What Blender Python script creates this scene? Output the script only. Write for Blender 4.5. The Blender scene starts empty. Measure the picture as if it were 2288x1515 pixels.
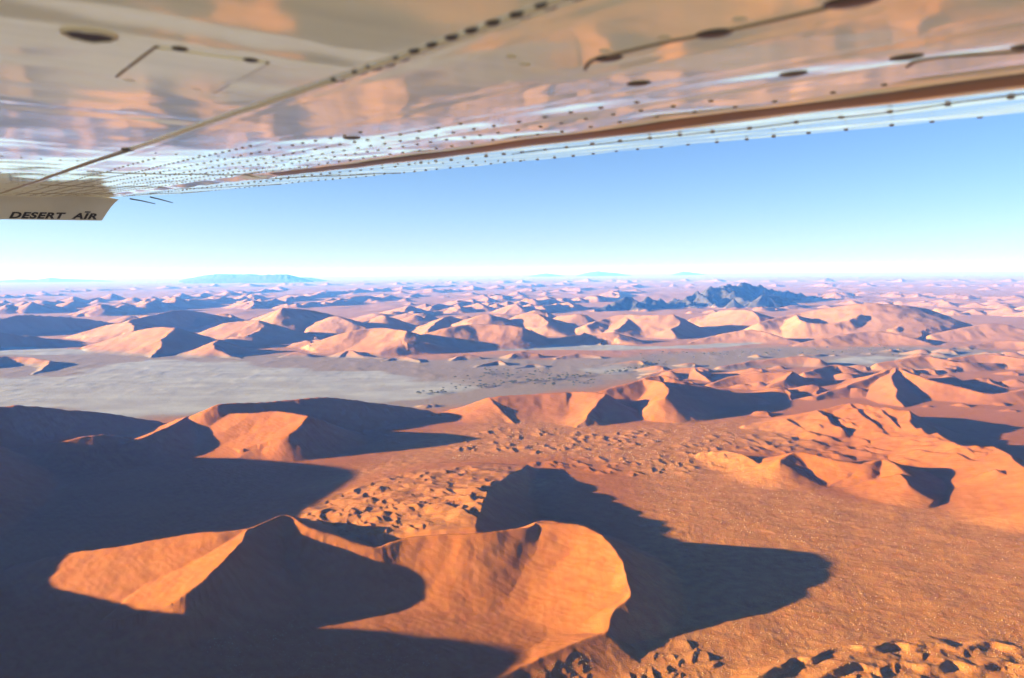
import bpy, math, random
import numpy as np
from mathutils import Matrix, Vector

# ------------------------------------------------------------------ camera
SC = bpy.context.scene
COL = SC.collection
F_PX, W_PX, H_PX = 1780.0, 2288.0, 1515.0
ALT = 500.0                                    # camera height above the pan, metres
PITCH = math.atan((757.5 - 606.0) / F_PX)
ROLL = math.radians(-0.5)
FWD = np.array([0, math.cos(PITCH), -math.sin(PITCH)])
UPV = np.array([0, math.sin(PITCH), math.cos(PITCH)])
RGT = np.array([1.0, 0, 0])
_c, _s = math.cos(ROLL), math.sin(ROLL)
CRX = RGT * _c + UPV * _s
CUP = -RGT * _s + UPV * _c
CAM = np.array([0.0, 0.0, ALT])

cam_data = bpy.data.cameras.new('camera')
cam = bpy.data.objects.new('camera', cam_data)
COL.objects.link(cam)
cam.matrix_world = Matrix(((CRX[0], CUP[0], -FWD[0], 0), (CRX[1], CUP[1], -FWD[1], 0),
                           (CRX[2], CUP[2], -FWD[2], ALT), (0, 0, 0, 1)))
cam_data.sensor_width = 36.0
cam_data.lens = 36.0 * F_PX / W_PX
cam_data.clip_start = 0.02
cam_data.clip_end = 400000.0
cam_data.dof.use_dof = True
cam_data.dof.focus_distance = 3000.0
cam_data.dof.aperture_fstop = 8.0
SC.camera = cam

# ------------------------------------------------------------------ sky and sun
SUN_EL = math.radians(9.3)
SUN_BACK = math.radians(6.0)                  # sun stands left, a little behind the camera
TO_SUN = Vector((-math.cos(SUN_EL) * math.cos(SUN_BACK), -math.cos(SUN_EL) * math.sin(SUN_BACK), math.sin(SUN_EL)))
world = bpy.data.worlds.new('World'); SC.world = world; world.use_nodes = True
wn = world.node_tree; wn.nodes.clear()
sky = wn.nodes.new('ShaderNodeTexSky'); sky.sky_type = 'NISHITA'; sky.sun_disc = False
sky.sun_elevation = SUN_EL
sky.sun_rotation = math.atan2(TO_SUN.x, TO_SUN.y)
sky.altitude = 2200; sky.air_density = 1.0; sky.dust_density = 1.8; sky.ozone_density = 4.0
bg = wn.nodes.new('ShaderNodeBackground'); bg.inputs['Strength'].default_value = 0.05
wo = wn.nodes.new('ShaderNodeOutputWorld')
tint = wn.nodes.new('ShaderNodeMix'); tint.data_type = 'RGBA'; tint.blend_type = 'MULTIPLY'; tint.inputs[0].default_value = 1.0
tint.inputs[7].default_value = (.82, 0.77, .86, 1)
wn.links.new(sky.outputs[0], tint.inputs[6]); 
# pale dust low over the horizon, the same all round
tco = wn.nodes.new('ShaderNodeTexCoord'); sep = wn.nodes.new('ShaderNodeSeparateXYZ'); wn.links.new(tco.outputs['Generated'], sep.inputs[0])
def _wm(op, a, b=None):
    n = wn.nodes.new('ShaderNodeMath'); n.operation = op
    for i, x in enumerate((a, b)):
        if x is None: continue
        if isinstance(x, float): n.inputs[i].default_value = x
        else: wn.links.new(x, n.inputs[i])
    return n.outputs[0]
fall = _wm('EXPONENT', _wm('MULTIPLY', _wm('MAXIMUM', sep.outputs[2], 0.0), -11.0))
dust = wn.nodes.new('ShaderNodeMix'); dust.data_type = 'RGBA'; dust.blend_type = 'ADD'
wn.links.new(fall, dust.inputs[0]); wn.links.new(tint.outputs[2], dust.inputs[6]); dust.inputs[7].default_value = (.95, .82, .34, 1)
wn.links.new(dust.outputs[2], bg.inputs['Color']); wn.links.new(bg.outputs[0], wo.inputs['Surface'])
sun_data = bpy.data.lights.new('sun', 'SUN'); sun_data.energy = 5.0; sun_data.angle = math.radians(0.53)
sun_data.color = (1.0, 0.82, 0.57)
sun = bpy.data.objects.new('sun', sun_data); COL.objects.link(sun)
sun.rotation_euler = TO_SUN.to_track_quat('Z', 'Y').to_euler()
sun.location = (0, 0, 900)

SC.view_settings.view_transform = 'Standard'; SC.view_settings.look = 'None'
SC.view_settings.gamma = 1.0; SC.view_settings.use_curve_mapping = False
SC.view_settings.exposure = 2.48
SC.render.engine = 'CYCLES'
SC.cycles.use_denoising = True
SC.cycles.denoising_prefilter = 'ACCURATE'; SC.cycles.denoising_input_passes = 'RGB_ALBEDO_NORMAL'
SC.render.filter_size = 1.1
SC.cycles.max_bounces = 6; SC.cycles.diffuse_bounces = 3; SC.cycles.glossy_bounces = 3
SC.cycles.volume_bounces = 1
SC.cycles.sample_clamp_indirect = 6.0

# ------------------------------------------------------------------ helpers
def ray(u, v):
    d = FWD + CRX * ((u - 1144.0) / F_PX) + CUP * ((757.5 - v) / F_PX)
    return d / np.linalg.norm(d)
def at(u, v, z=0.0):
    """the place at height z that stands at (u, v) of the photograph"""
    d = ray(u, v)
    return CAM + d * ((z - ALT) / d[2])
def tag(o, label=None, cat=None, group=None, kind=None):
    if label: o['label'] = label
    if cat: o['category'] = cat
    if group: o['group'] = group
    if kind: o['kind'] = kind
    return o
def mesh_obj(name, verts, faces, mat=None, parent=None, smooth=False):
    me = bpy.data.meshes.new(name)
    me.from_pydata([tuple(map(float, p)) for p in verts], [], [tuple(map(int, f)) for f in faces])
    if smooth: me.polygons.foreach_set('use_smooth', [True] * len(me.polygons))
    me.update()
    o = bpy.data.objects.new(name, me); COL.objects.link(o)
    if mat: me.materials.append(mat)
    if parent: o.parent = parent
    return o

_rs = np.random.RandomState(7)
_PERM = _rs.permutation(1024).astype(np.int32)
_GA = _rs.rand(1024) * 2 * np.pi
_GX, _GY = np.cos(_GA).astype(np.float32), np.sin(_GA).astype(np.float32)
def perlin(x, y, seed=0):
    x = x + seed * 37.31; y = y + seed * 91.77
    xi = np.floor(x); yi = np.floor(y)
    xf = (x - xi).astype(np.float32); yf = (y - yi).astype(np.float32)
    xi = xi.astype(np.int32); yi = yi.astype(np.int32)
    def g(ix, iy, fx, fy):
        h = _PERM[(_PERM[ix & 1023] + iy) & 1023]
        return _GX[h] * fx + _GY[h] * fy
    u = xf * xf * xf * (xf * (xf * 6 - 15) + 10); v = yf * yf * yf * (yf * (yf * 6 - 15) + 10)
    a = g(xi, yi, xf, yf); b = g(xi + 1, yi, xf - 1, yf)
    c = g(xi, yi + 1, xf, yf - 1); d = g(xi + 1, yi + 1, xf - 1, yf - 1)
    return ((a + u * (b - a)) + v * ((c + u * (d - c)) - (a + u * (b - a)))) * 1.5
def fbm(x, y, octaves, seed=0):
    s = 0; a = 1.0
    for k in range(octaves):
        s = s + a * perlin(x * 2 ** k, y * 2 ** k, seed + k); a *= 0.5
    return s
def sstep(e0, e1, x):
    t = np.clip((x - e0) / (e1 - e0), 0, 1)
    return t * t * (3 - 2 * t)

# ------------------------------------------------------------------ terrain grid (finer where the land lies in view)
th_in = np.radians(np.arange(-37.0, 37.001, 0.072))
th_l = np.radians(-37 - np.cumsum(np.concatenate([np.linspace(.1, 1.5, 30), np.full(40, 3.0)])))
th_l = th_l[th_l > -math.pi * 0.995]
th_w = np.radians(-37 - np.cumsum(np.concatenate([np.full(110, .19), np.linspace(.3, 2.0, 14), np.full(40, 3.0)])))
th_w = th_w[th_w > -math.pi * 0.995]              # finer on the sunward side, whose ridges throw shadows into view
th = np.concatenate([th_w[::-1], th_in, -th_l])
rr = [1.0, 60, 140, 220, 300, 380, 450]
while rr[-1] < 900: rr.append(rr[-1] * 1.02)
while rr[-1] < 13000: rr.append(rr[-1] * 1.0034)
while rr[-1] < 120000: rr.append(rr[-1] * 1.0085)
rr = np.array(rr)
NR, NT = len(rr), len(th)
Xg = rr[:, None] * np.sin(th)[None, :]
Yg = rr[:, None] * np.cos(th)[None, :]
Rg = np.broadcast_to(rr[:, None], Xg.shape)
print('grid', NR, NT, NR * NT)
WX = Xg + perlin(Xg / 90, Yg / 90, 3) * 5 * np.clip(Rg / 1800, .5, 3) + perlin(Xg / 28, Yg / 28, 4) * 2.6
WY = Yg + perlin(Xg / 90, Yg / 90, 5) * 5 * np.clip(Rg / 1800, .5, 3) + perlin(Xg / 28, Yg / 28, 6) * 2.6
WX = WX + perlin(Xg / 500, Yg / 500, 8) * 25 * sstep(3000, 6000, Rg)
WY = WY + perlin(Xg / 500, Yg / 500, 9) * 25 * sstep(3000, 6000, Rg)
Z = (2.0 * fbm(Xg / 700, Yg / 700, 2, 11)).astype(np.float64)
OWN = np.zeros(Z.shape, np.int16)              # which dune a spot belongs to (0: open ground)

def place(u, v, h):
    if h < 1000: return [*at(u, v, h)[:2], h]     # h: height of the crest
    d = ray(u, v)                                  # or, above 1000: how far off it stands
    return list(CAM + d * (h / d[1]))
def catmull(P, n):
    P = np.asarray(P, float)
    if len(P) < 3: return np.array([P[0] + (P[-1] - P[0]) * t for t in np.linspace(0, 1, n * (len(P) - 1) + 1)])
    Q = np.vstack([2 * P[0] - P[1], P, 2 * P[-1] - P[-2]]); out = []
    for i in range(1, len(Q) - 2):
        p0, p1, p2, p3 = Q[i - 1], Q[i], Q[i + 1], Q[i + 2]
        for t in np.linspace(0, 1, n, endpoint=False):
            out.append(0.5 * ((2 * p1) + (-p0 + p2) * t + (2 * p0 - 5 * p1 + 4 * p2 - p3) * t * t + (-p0 + 3 * p1 - 3 * p2 + p3) * t ** 3))
    out.append(Q[-2]); return np.array(out)

def window(P, pad):
    r0, r1 = np.hypot(P[:, 0], P[:, 1]).min() - pad, np.hypot(P[:, 0], P[:, 1]).max() + pad
    a = np.arctan2(P[:, 0], P[:, 1]); da = pad / max(r0, 60.0)
    i0, i1 = np.searchsorted(rr, r0), np.searchsorted(rr, r1)
    j0, j1 = np.searchsorted(th, a.min() - da), np.searchsorted(th, a.max() + da)
    return slice(max(i0, 0), min(i1 + 1, NR)), slice(max(j0, 0), min(j1 + 1, NT))

def crest(own, pts, lit=(.42, 1.5), lee=(.5, 1.25), zb=0.0, k=None, world_pts=False, n=4, end=.66, warp=1.0):
    """raise one sand crest: pts = (u, v, h) along the crest; travelling along it the sunlit flank is on the right hand"""
    P = np.array([place(*q) for q in pts]) if not world_pts else np.asarray(pts, float)
    P = catmull(P, n); P[:, 2] = np.maximum(P[:, 2], zb + .3)
    hm = (P[:, 2] - zb).max()
    wmax = max(lit[1] / lit[0], lee[1] / lee[0]) * hm
    si, sj = window(P, wmax * 1.05)
    if si.stop <= si.start or sj.stop <= sj.start: return
    X, Y = Xg[si, sj] * (1 - warp) + WX[si, sj] * warp, Yg[si, sj] * (1 - warp) + WY[si, sj] * warp
    bd = np.full(X.shape, 1e18); bh = np.zeros(X.shape); bc = np.zeros(X.shape); be = np.zeros(X.shape)
    m = len(P) - 1
    T = np.diff(P[:, :2], axis=0); L = np.linalg.norm(T, axis=1) + 1e-9; T = T / L[:, None]
    Nn = np.stack([-T[:, 1], T[:, 0]], 1)       # left-hand normal
    VN = np.vstack([Nn[:1], Nn[:-1] + Nn[1:], Nn[-1:]]); VN /= np.linalg.norm(VN, axis=1)[:, None] + 1e-9
    for i in range(m):
        qx, qy = X - P[i, 0], Y - P[i, 1]
        t = qx * T[i, 0] + qy * T[i, 1]
        tc = np.clip(t, 0, L[i])
        ex, ey = qx - tc * T[i, 0], qy - tc * T[i, 1]
        d2 = ex * ex + ey * ey
        upd = d2 < bd
        f = tc / L[i]
        nx = VN[i, 0] * (1 - f) + VN[i + 1, 0] * f; ny = VN[i, 1] * (1 - f) + VN[i + 1, 1] * f
        c = (ex * nx + ey * ny) / (np.sqrt(d2) + 1e-6)
        e = np.zeros(X.shape)
        if i == 0: e = np.where(t < 0, 1.0, e)
        if i == m - 1: e = np.where(t > L[i], 1.0, e)
        bd = np.where(upd, d2, bd); bh = np.where(upd, P[i, 2] * (1 - f) + P[i + 1, 2] * f, bh)
        bc = np.where(upd, c, bc); be = np.where(upd, e, be)
    d = np.sqrt(bd)
    w = np.clip(.5 + .75 * bc, 0, 1)            # 1: lee side (left hand)
    al = lit[0] + (lee[0] - lit[0]) * w; pw = lit[1] + (lee[1] - lit[1]) * w
    along = be * np.sqrt(np.clip(1 - bc * bc, 0, 1))
    al = al + (np.maximum(al, end) - al) * along
    r = np.zeros(X.shape); zi = np.full(X.shape, zb)
    for i in range(m):                          # angle-of-repose envelope of every stretch of the crest
        qx, qy = X - P[i, 0], Y - P[i, 1]
        tc = np.clip(qx * T[i, 0] + qy * T[i, 1], 0, L[i])
        di = np.hypot(qx - tc * T[i, 0], qy - tc * T[i, 1])
        hc = (P[i, 2] + (P[i + 1, 2] - P[i, 2]) * tc / L[i]) - zb
        ri = np.clip(1 - di * al / (pw * hc), 0, 1)
        z_ = zb + hc * ri ** pw
        up_ = z_ > zi
        r = np.where(up_, ri, r); zi = np.where(up_, z_, zi)
    kk = k if k is not None else max(1.0, hm * .025)
    zi = zi - kk * (1 - r) ** 2
    z0 = Z[si, sj]
    q = np.clip(.5 + .5 * (zi - z0) / kk, 0, 1)
    zn = z0 + (zi - z0) * q + kk * q * (1 - q)
    zn = np.where(r > 0, zn, z0)
    OWN[si, sj] = np.where((r > 0.03) & (zi > z0 + .4), own, OWN[si, sj])
    Z[si, sj] = zn

def poly_mask(pts, feather, z=0.0, noise=None):
    """1 inside a patch of ground outlined by (u, v) points, softened over feather metres"""
    P = np.array([at(u, v, z)[:2] for u, v in pts])
    out = np.zeros(Z.shape)
    si, sj = window(P, feather * 2.5)
    X, Y = Xg[si, sj], Yg[si, sj]
    inside = np.zeros(X.shape, bool); d = np.full(X.shape, 1e18)
    for i in range(len(P)):
        a, b = P[i], P[(i + 1) % len(P)]
        e = b - a; wx, wy = X - a[0], Y - a[1]
        t = np.clip((wx * e[0] + wy * e[1]) / (e @ e + 1e-9), 0, 1)
        d = np.minimum(d, (wx - t * e[0]) ** 2 + (wy - t * e[1]) ** 2)
        cr = (a[1] > Y) != (b[1] > Y)
        xx = a[0] + (Y - a[1]) / (b[1] - a[1] + 1e-12) * e[0]
        inside ^= cr & (X < xx)
    sd = np.where(inside, np.sqrt(d), -np.sqrt(d))
    if noise: sd = sd + noise[0] * fbm(X / noise[1], Y / noise[1], 3, 21)
    out[si, sj] = sstep(-feather, feather, sd)
    return out

# ------------------------------------------------------------------ the dunes, crest by crest
DUNES = [None]                                   # (label)
def dune(label):
    DUNES.append(label); return len(DUNES) - 1

#DUNES_BEGIN
# ridges that stand outside the frame on the sunward side and throw the long shadows into it
d = dune('long dark dune ridge rising beyond the lower left corner')
crest(d, [(-1250, 500, 165), (-1080, 700, 178), (-1010, 850, 175), (-1010, 945, 158), (-1040, 995, 112), (-1080, 1030, 88), (-1120, 1200, 88), (-1190, 1300, 130), (-1270, 1430, 168)][::-1], world_pts=True, lit=(.35, 1.5), lee=(.62, 1.15), n=6)
crest(d, [(-1270, 1430, 168), (-1370, 1700, 180), (-1500, 1930, 170), (-1750, 2130, 105), (-1900, 2280, 50)][::-1], world_pts=True, lit=(.35, 1.5), lee=(.62, 1.15))

# plateau behind the bowl
d = dune('hummocky orange sand plateau behind the bowl dune, in sun')
crest(d, [(1060, 1178, 63), (1085, 1112, 53), (1120, 1075, 37), (1180, 1038, 13)][::-1], lit=(.085, 1.0), lee=(.55, 1.2), k=6)

d = dune('big star dune with lit bowl face and sharp rim, nearest')
crest(d, [(40, 1262, 14), (110, 1243, 34), (250, 1222, 50), (350, 1205, 61), (440, 1190, 71), (500, 1188, 75), (557, 1181, 77)], lit=(.34, 1.5), lee=(.6, 1.25))
crest(d, [(557, 1181, 77), (525, 1226, 73), (485, 1268, 64), (435, 1310, 52), (392, 1343, 41), (340, 1378, 26), (270, 1402, 12), (220, 1410, 3)], lit=(.36, 1.6), lee=(.62, 1.4))
crest(d, [(557, 1181, 77), (600, 1162, 80), (640, 1150, 80), (690, 1178, 71), (760, 1197, 62), (840, 1222, 52), (900, 1203, 58), (1000, 1192, 63), (1080, 1190, 66), (1180, 1176, 68), (1215, 1163, 70), (1290, 1172, 71)], lit=(.55, 1.7), lee=(.5, 1.2))
crest(d, [(1200, 1168, 69), (1290, 1172, 71), (1345, 1196, 67), (1383, 1243, 57), (1394, 1268, 51), (1400, 1292, 46), (1410, 1322, 38), (1402, 1338, 34), (1373, 1366, 27), (1362, 1400, 18), (1358, 1428, 11), (1344, 1470, 4)], lit=(.42, 1.5), lee=(.64, 1.25), k=1.2, n=3)
crest(d, [(1358, 1412, 16), (1310, 1428, 15), (1250, 1452, 13), (1180, 1482, 11), (1100, 1517, 9), (1030, 1550, 5)], lit=(.3, 1.4), lee=(.3, 1.4))

d = dune('dune with pink lit hollow face, ringed by shadow')
crest(d, [(400, 935, 52), (480, 925, 68), (560, 922, 78), (620, 918, 85), (690, 929, 84)], lit=(.42, 1.6), lee=(.5, 1.25))
crest(d, [(690, 929, 84), (665, 955, 66), (640, 975, 50), (600, 995, 28), (560, 1012, 8), (535, 1020, 2)], lit=(.38, 1.6), lee=(.6, 1.3))
crest(d, [(420, 929, 64), (385, 948, 58), (340, 968, 52), (290, 985, 44), (230, 1000, 32), (170, 1012, 14)], lit=(.4, 1.5), lee=(.4, 1.3))
d = dune('dark flat-topped dune at the edge of the clay pan')
crest(d, [(470, 922, 2420), (485, 903, 2450), (600, 897, 2540), (720, 887, 2630), (790, 893, 2690), (880, 905, 2730), (960, 917, 2760)], lit=(.5, 1.4), lee=(.5, 1.25))
d = dune('dark dune ridge along the left end of the clay pan')
crest(d, [(-150, 900, 2280), (0, 908, 2370), (40, 905, 2400), (120, 912, 2460), (230, 922, 2540), (300, 932, 2600), (350, 940, 2640)], lit=(.45, 1.4), lee=(.5, 1.25))
d = dune('shadowed dune with two thin lit crests at the left edge')
crest(d, [(-80, 1010, 60), (0, 1005, 42), (85, 993, 48), (140, 985, 56), (225, 970, 62), (330, 985, 30), (400, 1000, 8)], lit=(.4, 1.5), lee=(.5, 1.25))
crest(d, [(90, 993, 46), (60, 1010, 34), (40, 1030, 18), (20, 1046, 4)], lit=(.4, 1.5), lee=(.5, 1.25))

d = dune('orange dune with twin spurs, middle of the view')
crest(d, [(985, 920, 8), (1040, 906, 28), (1095, 887, 58), (1180, 881, 62), (1262, 876, 68)], lit=(.42, 1.5))
crest(d, [(1095, 887, 58), (1108, 905, 40), (1130, 930, 15), (1150, 945, 3)])
crest(d, [(1230, 880, 60), (1262, 876, 66), (1310, 874, 72), (1352, 880, 70)])
crest(d, [(1352, 880, 70), (1338, 898, 52), (1314, 925, 28), (1290, 953, 2)])
d = dune('dark peaked dune with curled orange lip')
crest(d, [(1270, 884, 40), (1350, 870, 62), (1440, 845, 86), (1470, 841, 90)])
crest(d, [(1440, 846, 86), (1478, 852, 84), (1493, 872, 74), (1488, 886, 64), (1465, 897, 50)], lit=(.5, 1.4))
crest(d, [(1440, 843, 88), (1475, 838, 92), (1505, 845, 86), (1600, 868, 50), (1700, 888, 20)], lit=(.55, 1.4))

d = dune('low orange dunes beside the tree line')
crest(d, [(1430, 840, 10), (1500, 826, 28), (1545, 820, 38), (1575, 824, 34)])
crest(d, [(1550, 820, 38), (1565, 835, 20), (1585, 850, 5)])
d = dune('low orange dune with a dark lee hollow')
crest(d, [(1580, 858, 12), (1640, 840, 32), (1700, 832, 45), (1770, 830, 50)])
crest(d, [(1770, 830, 50), (1755, 845, 36), (1725, 858, 20), (1690, 868, 4)])
d = dune('pair of orange dunes nearest the green pan')
crest(d, [(1610, 818, 14), (1700, 803, 32), (1790, 796, 42), (1830, 802, 36)])
crest(d, [(1800, 832, 34), (1850, 815, 46), (1890, 818, 42), (1935, 836, 10)])
crest(d, [(1870, 815, 44), (1850, 832, 24), (1820, 848, 6)])
d = dune('tall orange peak with S-shaped knife crest')
crest(d, [(1820, 885, 12), (1900, 858, 36), (1960, 835, 60), (2000, 820, 76), (2020, 824, 74)])
crest(d, [(2003, 820, 76), (1992, 845, 58), (2006, 868, 40), (2000, 888, 22), (2015, 906, 6)])
crest(d, [(2010, 824, 74), (2080, 848, 58), (2140, 862, 46), (2215, 880, 30), (2300, 868, 42), (2380, 870, 40)], lit=(.4, 1.5))
d = dune('pale dune crests at the right edge')
crest(d, [(1960, 812, 30), (2040, 798, 50), (2070, 795, 54), (2150, 808, 36), (2240, 812, 20)])
crest(d, [(2120, 800, 40), (2200, 790, 55), (2288, 800, 45), (2360, 810, 30)])

d = dune('long broken orange ridge with rippled flank')
crest(d, [(1660, 950, 6), (1760, 935, 24), (1830, 915, 44), (1900, 900, 60), (1960, 908, 62), (2030, 918, 62)], lit=(.3, 1.5))
crest(d, [(2030, 918, 62), (2038, 945, 48), (2062, 965, 42), (2110, 985, 42), (2150, 1000, 44), (2220, 1000, 52), (2262, 1020, 54), (2285, 1042, 50), (2340, 1075, 50), (2420, 1110, 55)], lit=(.35, 1.6))
for a in ([(2060, 955, 46), (2075, 975, 40), (2110, 997, 33), (2140, 1022, 20)], [(2094, 967, 46), (2122, 985, 42), (2160, 1012, 28)], [(1830, 917, 44), (1852, 940, 34), (1880, 960, 22), (1900, 976, 8)],
          [(1900, 900, 60), (1925, 925, 48), (1960, 950, 35), (1985, 975, 20)], [(1760, 936, 24), (1790, 955, 15), (1812, 970, 6)], [(1960, 908, 62), (1985, 930, 50), (2010, 955, 38)],
          [(2150, 1000, 44), (2185, 1022, 36), (2200, 1050, 24), (2190, 1075, 10)], [(2220, 1000, 52), (2238, 1030, 42), (2228, 1050, 34)]):
    crest(d, a, lit=(.28, 1.4), lee=(.55, 1.2))
d = dune('crescent rim dune with dark hollow in the valley')
crest(d, [(1560, 1012, 8), (1630, 1008, 22), (1672, 1022, 24), (1702, 1040, 18), (1715, 1052, 6)], lit=(.35, 1.5))
crest(d, [(1690, 1045, 8), (1740, 1030, 30), (1770, 1012, 45), (1800, 1010, 48), (1850, 1024, 42), (1910, 1035, 38), (1945, 1037, 38), (1970, 1026, 44), (2003, 1036, 42)], lit=(.62, 1.3), lee=(.4, 1.4))
crest(d, [(1985, 1028, 44), (2006, 1040, 40), (2013, 1060, 27), (1990, 1078, 12), (1955, 1085, 3)], lit=(.5, 1.4), lee=(.4, 1.4))
crest(d, [(1775, 1011, 46), (1748, 1028, 38), (1750, 1045, 24), (1760, 1060, 6)])
crest(d, [(1935, 1034, 40), (1946, 1050, 26), (1958, 1072, 8)])
d = dune('smooth orange slope above a thin dark foot')
crest(d, [(2010, 1058, 30), (2032, 1082, 24), (2060, 1103, 13), (2092, 1120, 3)], lit=(.3, 1.4), lee=(.4, 1.2))
crest(d, [(2225, 1046, 44), (2250, 1062, 36), (2290, 1092, 26), (2340, 1130, 14)], lit=(.4, 1.5), lee=(.5, 1.2))

# the far chain across the pan
FR = dict(lit=(.42, 1.45), lee=(.34, 1.2))
d = dune('pointed pale dune with dark lee at the far left of the chain')
crest(d, [(190, 776, 8), (250, 757, 58), (300, 740, 105), (350, 731, 138), (390, 732, 140)], **FR)
crest(d, [(391, 732, 140), (380, 742, 116), (361, 757, 84), (364, 769, 58), (350, 783, 30), (338, 799, 2)], **FR)
d = dune('pale rounded dune behind the pointed one')
crest(d, [(180, 750, 26), (230, 728, 92), (285, 721, 122), (300, 728, 108)], **FR)
crest(d, [(298, 726, 112), (296, 738, 80), (275, 748, 50)], **FR)
d = dune('small pale dune with hooked crest')
crest(d, [(412, 786, 8), (450, 772, 40), (487, 760, 80)], **FR)
crest(d, [(487, 759, 82), (475, 766, 68), (478, 776, 50), (502, 788, 24), (540, 800, 3)], **FR)
d = dune('wing-shaped pale dune with rounded lit end')
crest(d, [(455, 740, 60), (500, 722, 125), (550, 716, 145), (578, 716, 148)], **FR)
crest(d, [(578, 716, 148), (588, 729, 110), (577, 741, 80), (548, 750, 62), (518, 752, 55)], **FR)
d = dune('tall pyramid dune at the top of the chain')
crest(d, [(590, 712, 92), (610, 698, 150), (632, 687, 202)], **FR)
crest(d, [(632, 687, 6550), (690, 692, 6800), (750, 704, 7050), (820, 722, 7350)], lit=(.6, 1.3), lee=(.5, 1.3))
crest(d, [(632, 687, 202), (640, 702, 156), (660, 707, 138), (655, 722, 82), (648, 736, 36)], **FR)
d = dune('pale double-crested dune right of the pyramid dune')
crest(d, [(685, 732, 60), (720, 716, 115), (752, 706, 150), (790, 722, 100), (822, 731, 72)], **FR)
crest(d, [(820, 724, 60), (850, 705, 138), (862, 706, 138)], **FR)
crest(d, [(862, 706, 138), (862, 718, 90), (858, 728, 50)], **FR)
d = dune('broad pale dune with long ruled face and sharp right end')
crest(d, [(690, 778, 12), (740, 754, 75), (790, 739, 115), (850, 732, 132), (910, 740, 125)], **FR)
crest(d, [(910, 740, 125), (900, 755, 92), (901, 770, 54), (908, 789, 6)], **FR)
d = dune('pale long-backed dune in the middle of the chain')
crest(d, [(930, 752, 70), (1000, 732, 125), (1060, 724, 140), (1130, 726, 135), (1170, 732, 120)], **FR)
crest(d, [(1040, 724, 85), (1078, 702, 155), (1110, 706, 140), (1160, 722, 80)], **FR)
crest(d, [(955, 735, 60), (1000, 706, 130), (1012, 712, 110)], **FR)
d = dune('pale dune holding a dark crescent hollow')
crest(d, [(1130, 716, 90), (1160, 704, 138), (1195, 698, 160), (1222, 720, 95), (1208, 729, 70)], **FR)
crest(d, [(1140, 752, 30), (1180, 733, 85), (1190, 750, 50), (1230, 755, 45), (1290, 748, 60), (1312, 742, 70)], lit=(.5, 1.4), lee=(.62, 1.2))
crest(d, [(1290, 768, 12), (1330, 748, 55), (1372, 742, 72), (1384, 752, 45), (1375, 762, 20)], **FR)
d = dune('pale knotted dune below the rock mountain')
crest(d, [(1309, 728, 70), (1350, 712, 112), (1385, 703, 140), (1444, 704, 142), (1504, 702, 150)], **FR)
crest(d, [(1504, 702, 150), (1520, 722, 90), (1500, 735, 60), (1510, 748, 30)], lit=(.4, 1.5))
crest(d, [(1400, 706, 130), (1398, 722, 90), (1368, 738, 50)], **FR)
d = dune('pale wavy ridge in front of the rock mountain')
crest(d, [(1540, 712, 80), (1585, 702, 115), (1624, 692, 155), (1674, 693, 160), (1694, 712, 100)], **FR)
crest(d, [(1540, 764, 8), (1600, 748, 45), (1680, 736, 78), (1740, 752, 40), (1790, 765, 8)], lit=(.4, 1.5), lee=(.4, 1.4))
d = dune('massive pale dune range at the right of the chain')
crest(d, [(1690, 722, 92), (1784, 700, 150), (1869, 685, 200), (1939, 677, 228), (2014, 682, 210), (2074, 692, 170), (2110, 714, 100), (2179, 733, 50)], lit=(.33, 1.5), lee=(.5, 1.3))
crest(d, [(1784, 703, 150), (1794, 716, 120), (1844, 723, 100), (1890, 716, 120), (1922, 701, 160)][::-1], lit=(.35, 1.5), lee=(.62, 1.2))
crest(d, [(1770, 770, 8), (1850, 752, 48), (1940, 740, 72), (2010, 748, 55), (2090, 770, 6)], lit=(.35, 1.5), lee=(.35, 1.4))
d = dune('low pale dunes along the right end of the chain')
crest(d, [(1990, 735, 70), (2060, 716, 110), (2080, 722, 95), (2120, 740, 40)], **FR)
crest(d, [(2080, 748, 40), (2170, 728, 90), (2230, 722, 105), (2290, 735, 70), (2350, 740, 60)], **FR)
crest(d, [(2100, 778, 10), (2190, 768, 28), (2260, 760, 45), (2330, 770, 30)], **FR)
d = dune('pale dune tongue at the left edge of the clay pan')
crest(d, [(-120, 800, 60), (0, 797, 42), (60, 797, 38), (112, 806, 26)], **FR)
crest(d, [(112, 806, 26), (100, 822, 14), (75, 836, 2)], **FR)
d = dune('large dark dune mass at the left edge behind the pan')
crest(d, [(-100, 718, 6500), (0, 712, 6750), (50, 703, 7000), (150, 708, 7300), (230, 718, 7500), (270, 726, 7700)], lit=(.7, 1.3), lee=(.5, 1.3))
crest(d, [(-160, 738, 5350), (-60, 736, 5500), (40, 747, 5700), (130, 757, 5850), (240, 768, 5950)], lit=(.6, 1.3))
d = dune('dark rounded dune left of the wing-shaped one')
crest(d, [(290, 713, 6800), (360, 700, 7100), (400, 692, 7350), (450, 697, 7700), (510, 708, 8000)], lit=(.7, 1.3), lee=(.5, 1.3))
d = dune('low crumpled dunes lying on the pan before the chain')
for a in ([(630, 795, 8), (665, 786, 26), (690, 790, 18)], [(760, 795, 8), (785, 782, 32), (820, 795, 12), (860, 800, 4)], [(855, 805, 6), (900, 796, 18), (940, 806, 8)],
          [(1010, 803, 8), (1040, 792, 24), (1075, 797, 14)], [(1060, 818, 4), (1110, 805, 18), (1130, 812, 10)], [(1130, 800, 8), (1160, 785, 34), (1200, 790, 22)],
          [(1150, 822, 4), (1190, 812, 14), (1220, 818, 6)], [(1240, 800, 8), (1290, 790, 22), (1350, 796, 12)], [(1350, 815, 5), (1420, 805, 20), (1440, 812, 10)]):
    crest(d, a, **FR)
#DUNES_END

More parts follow.
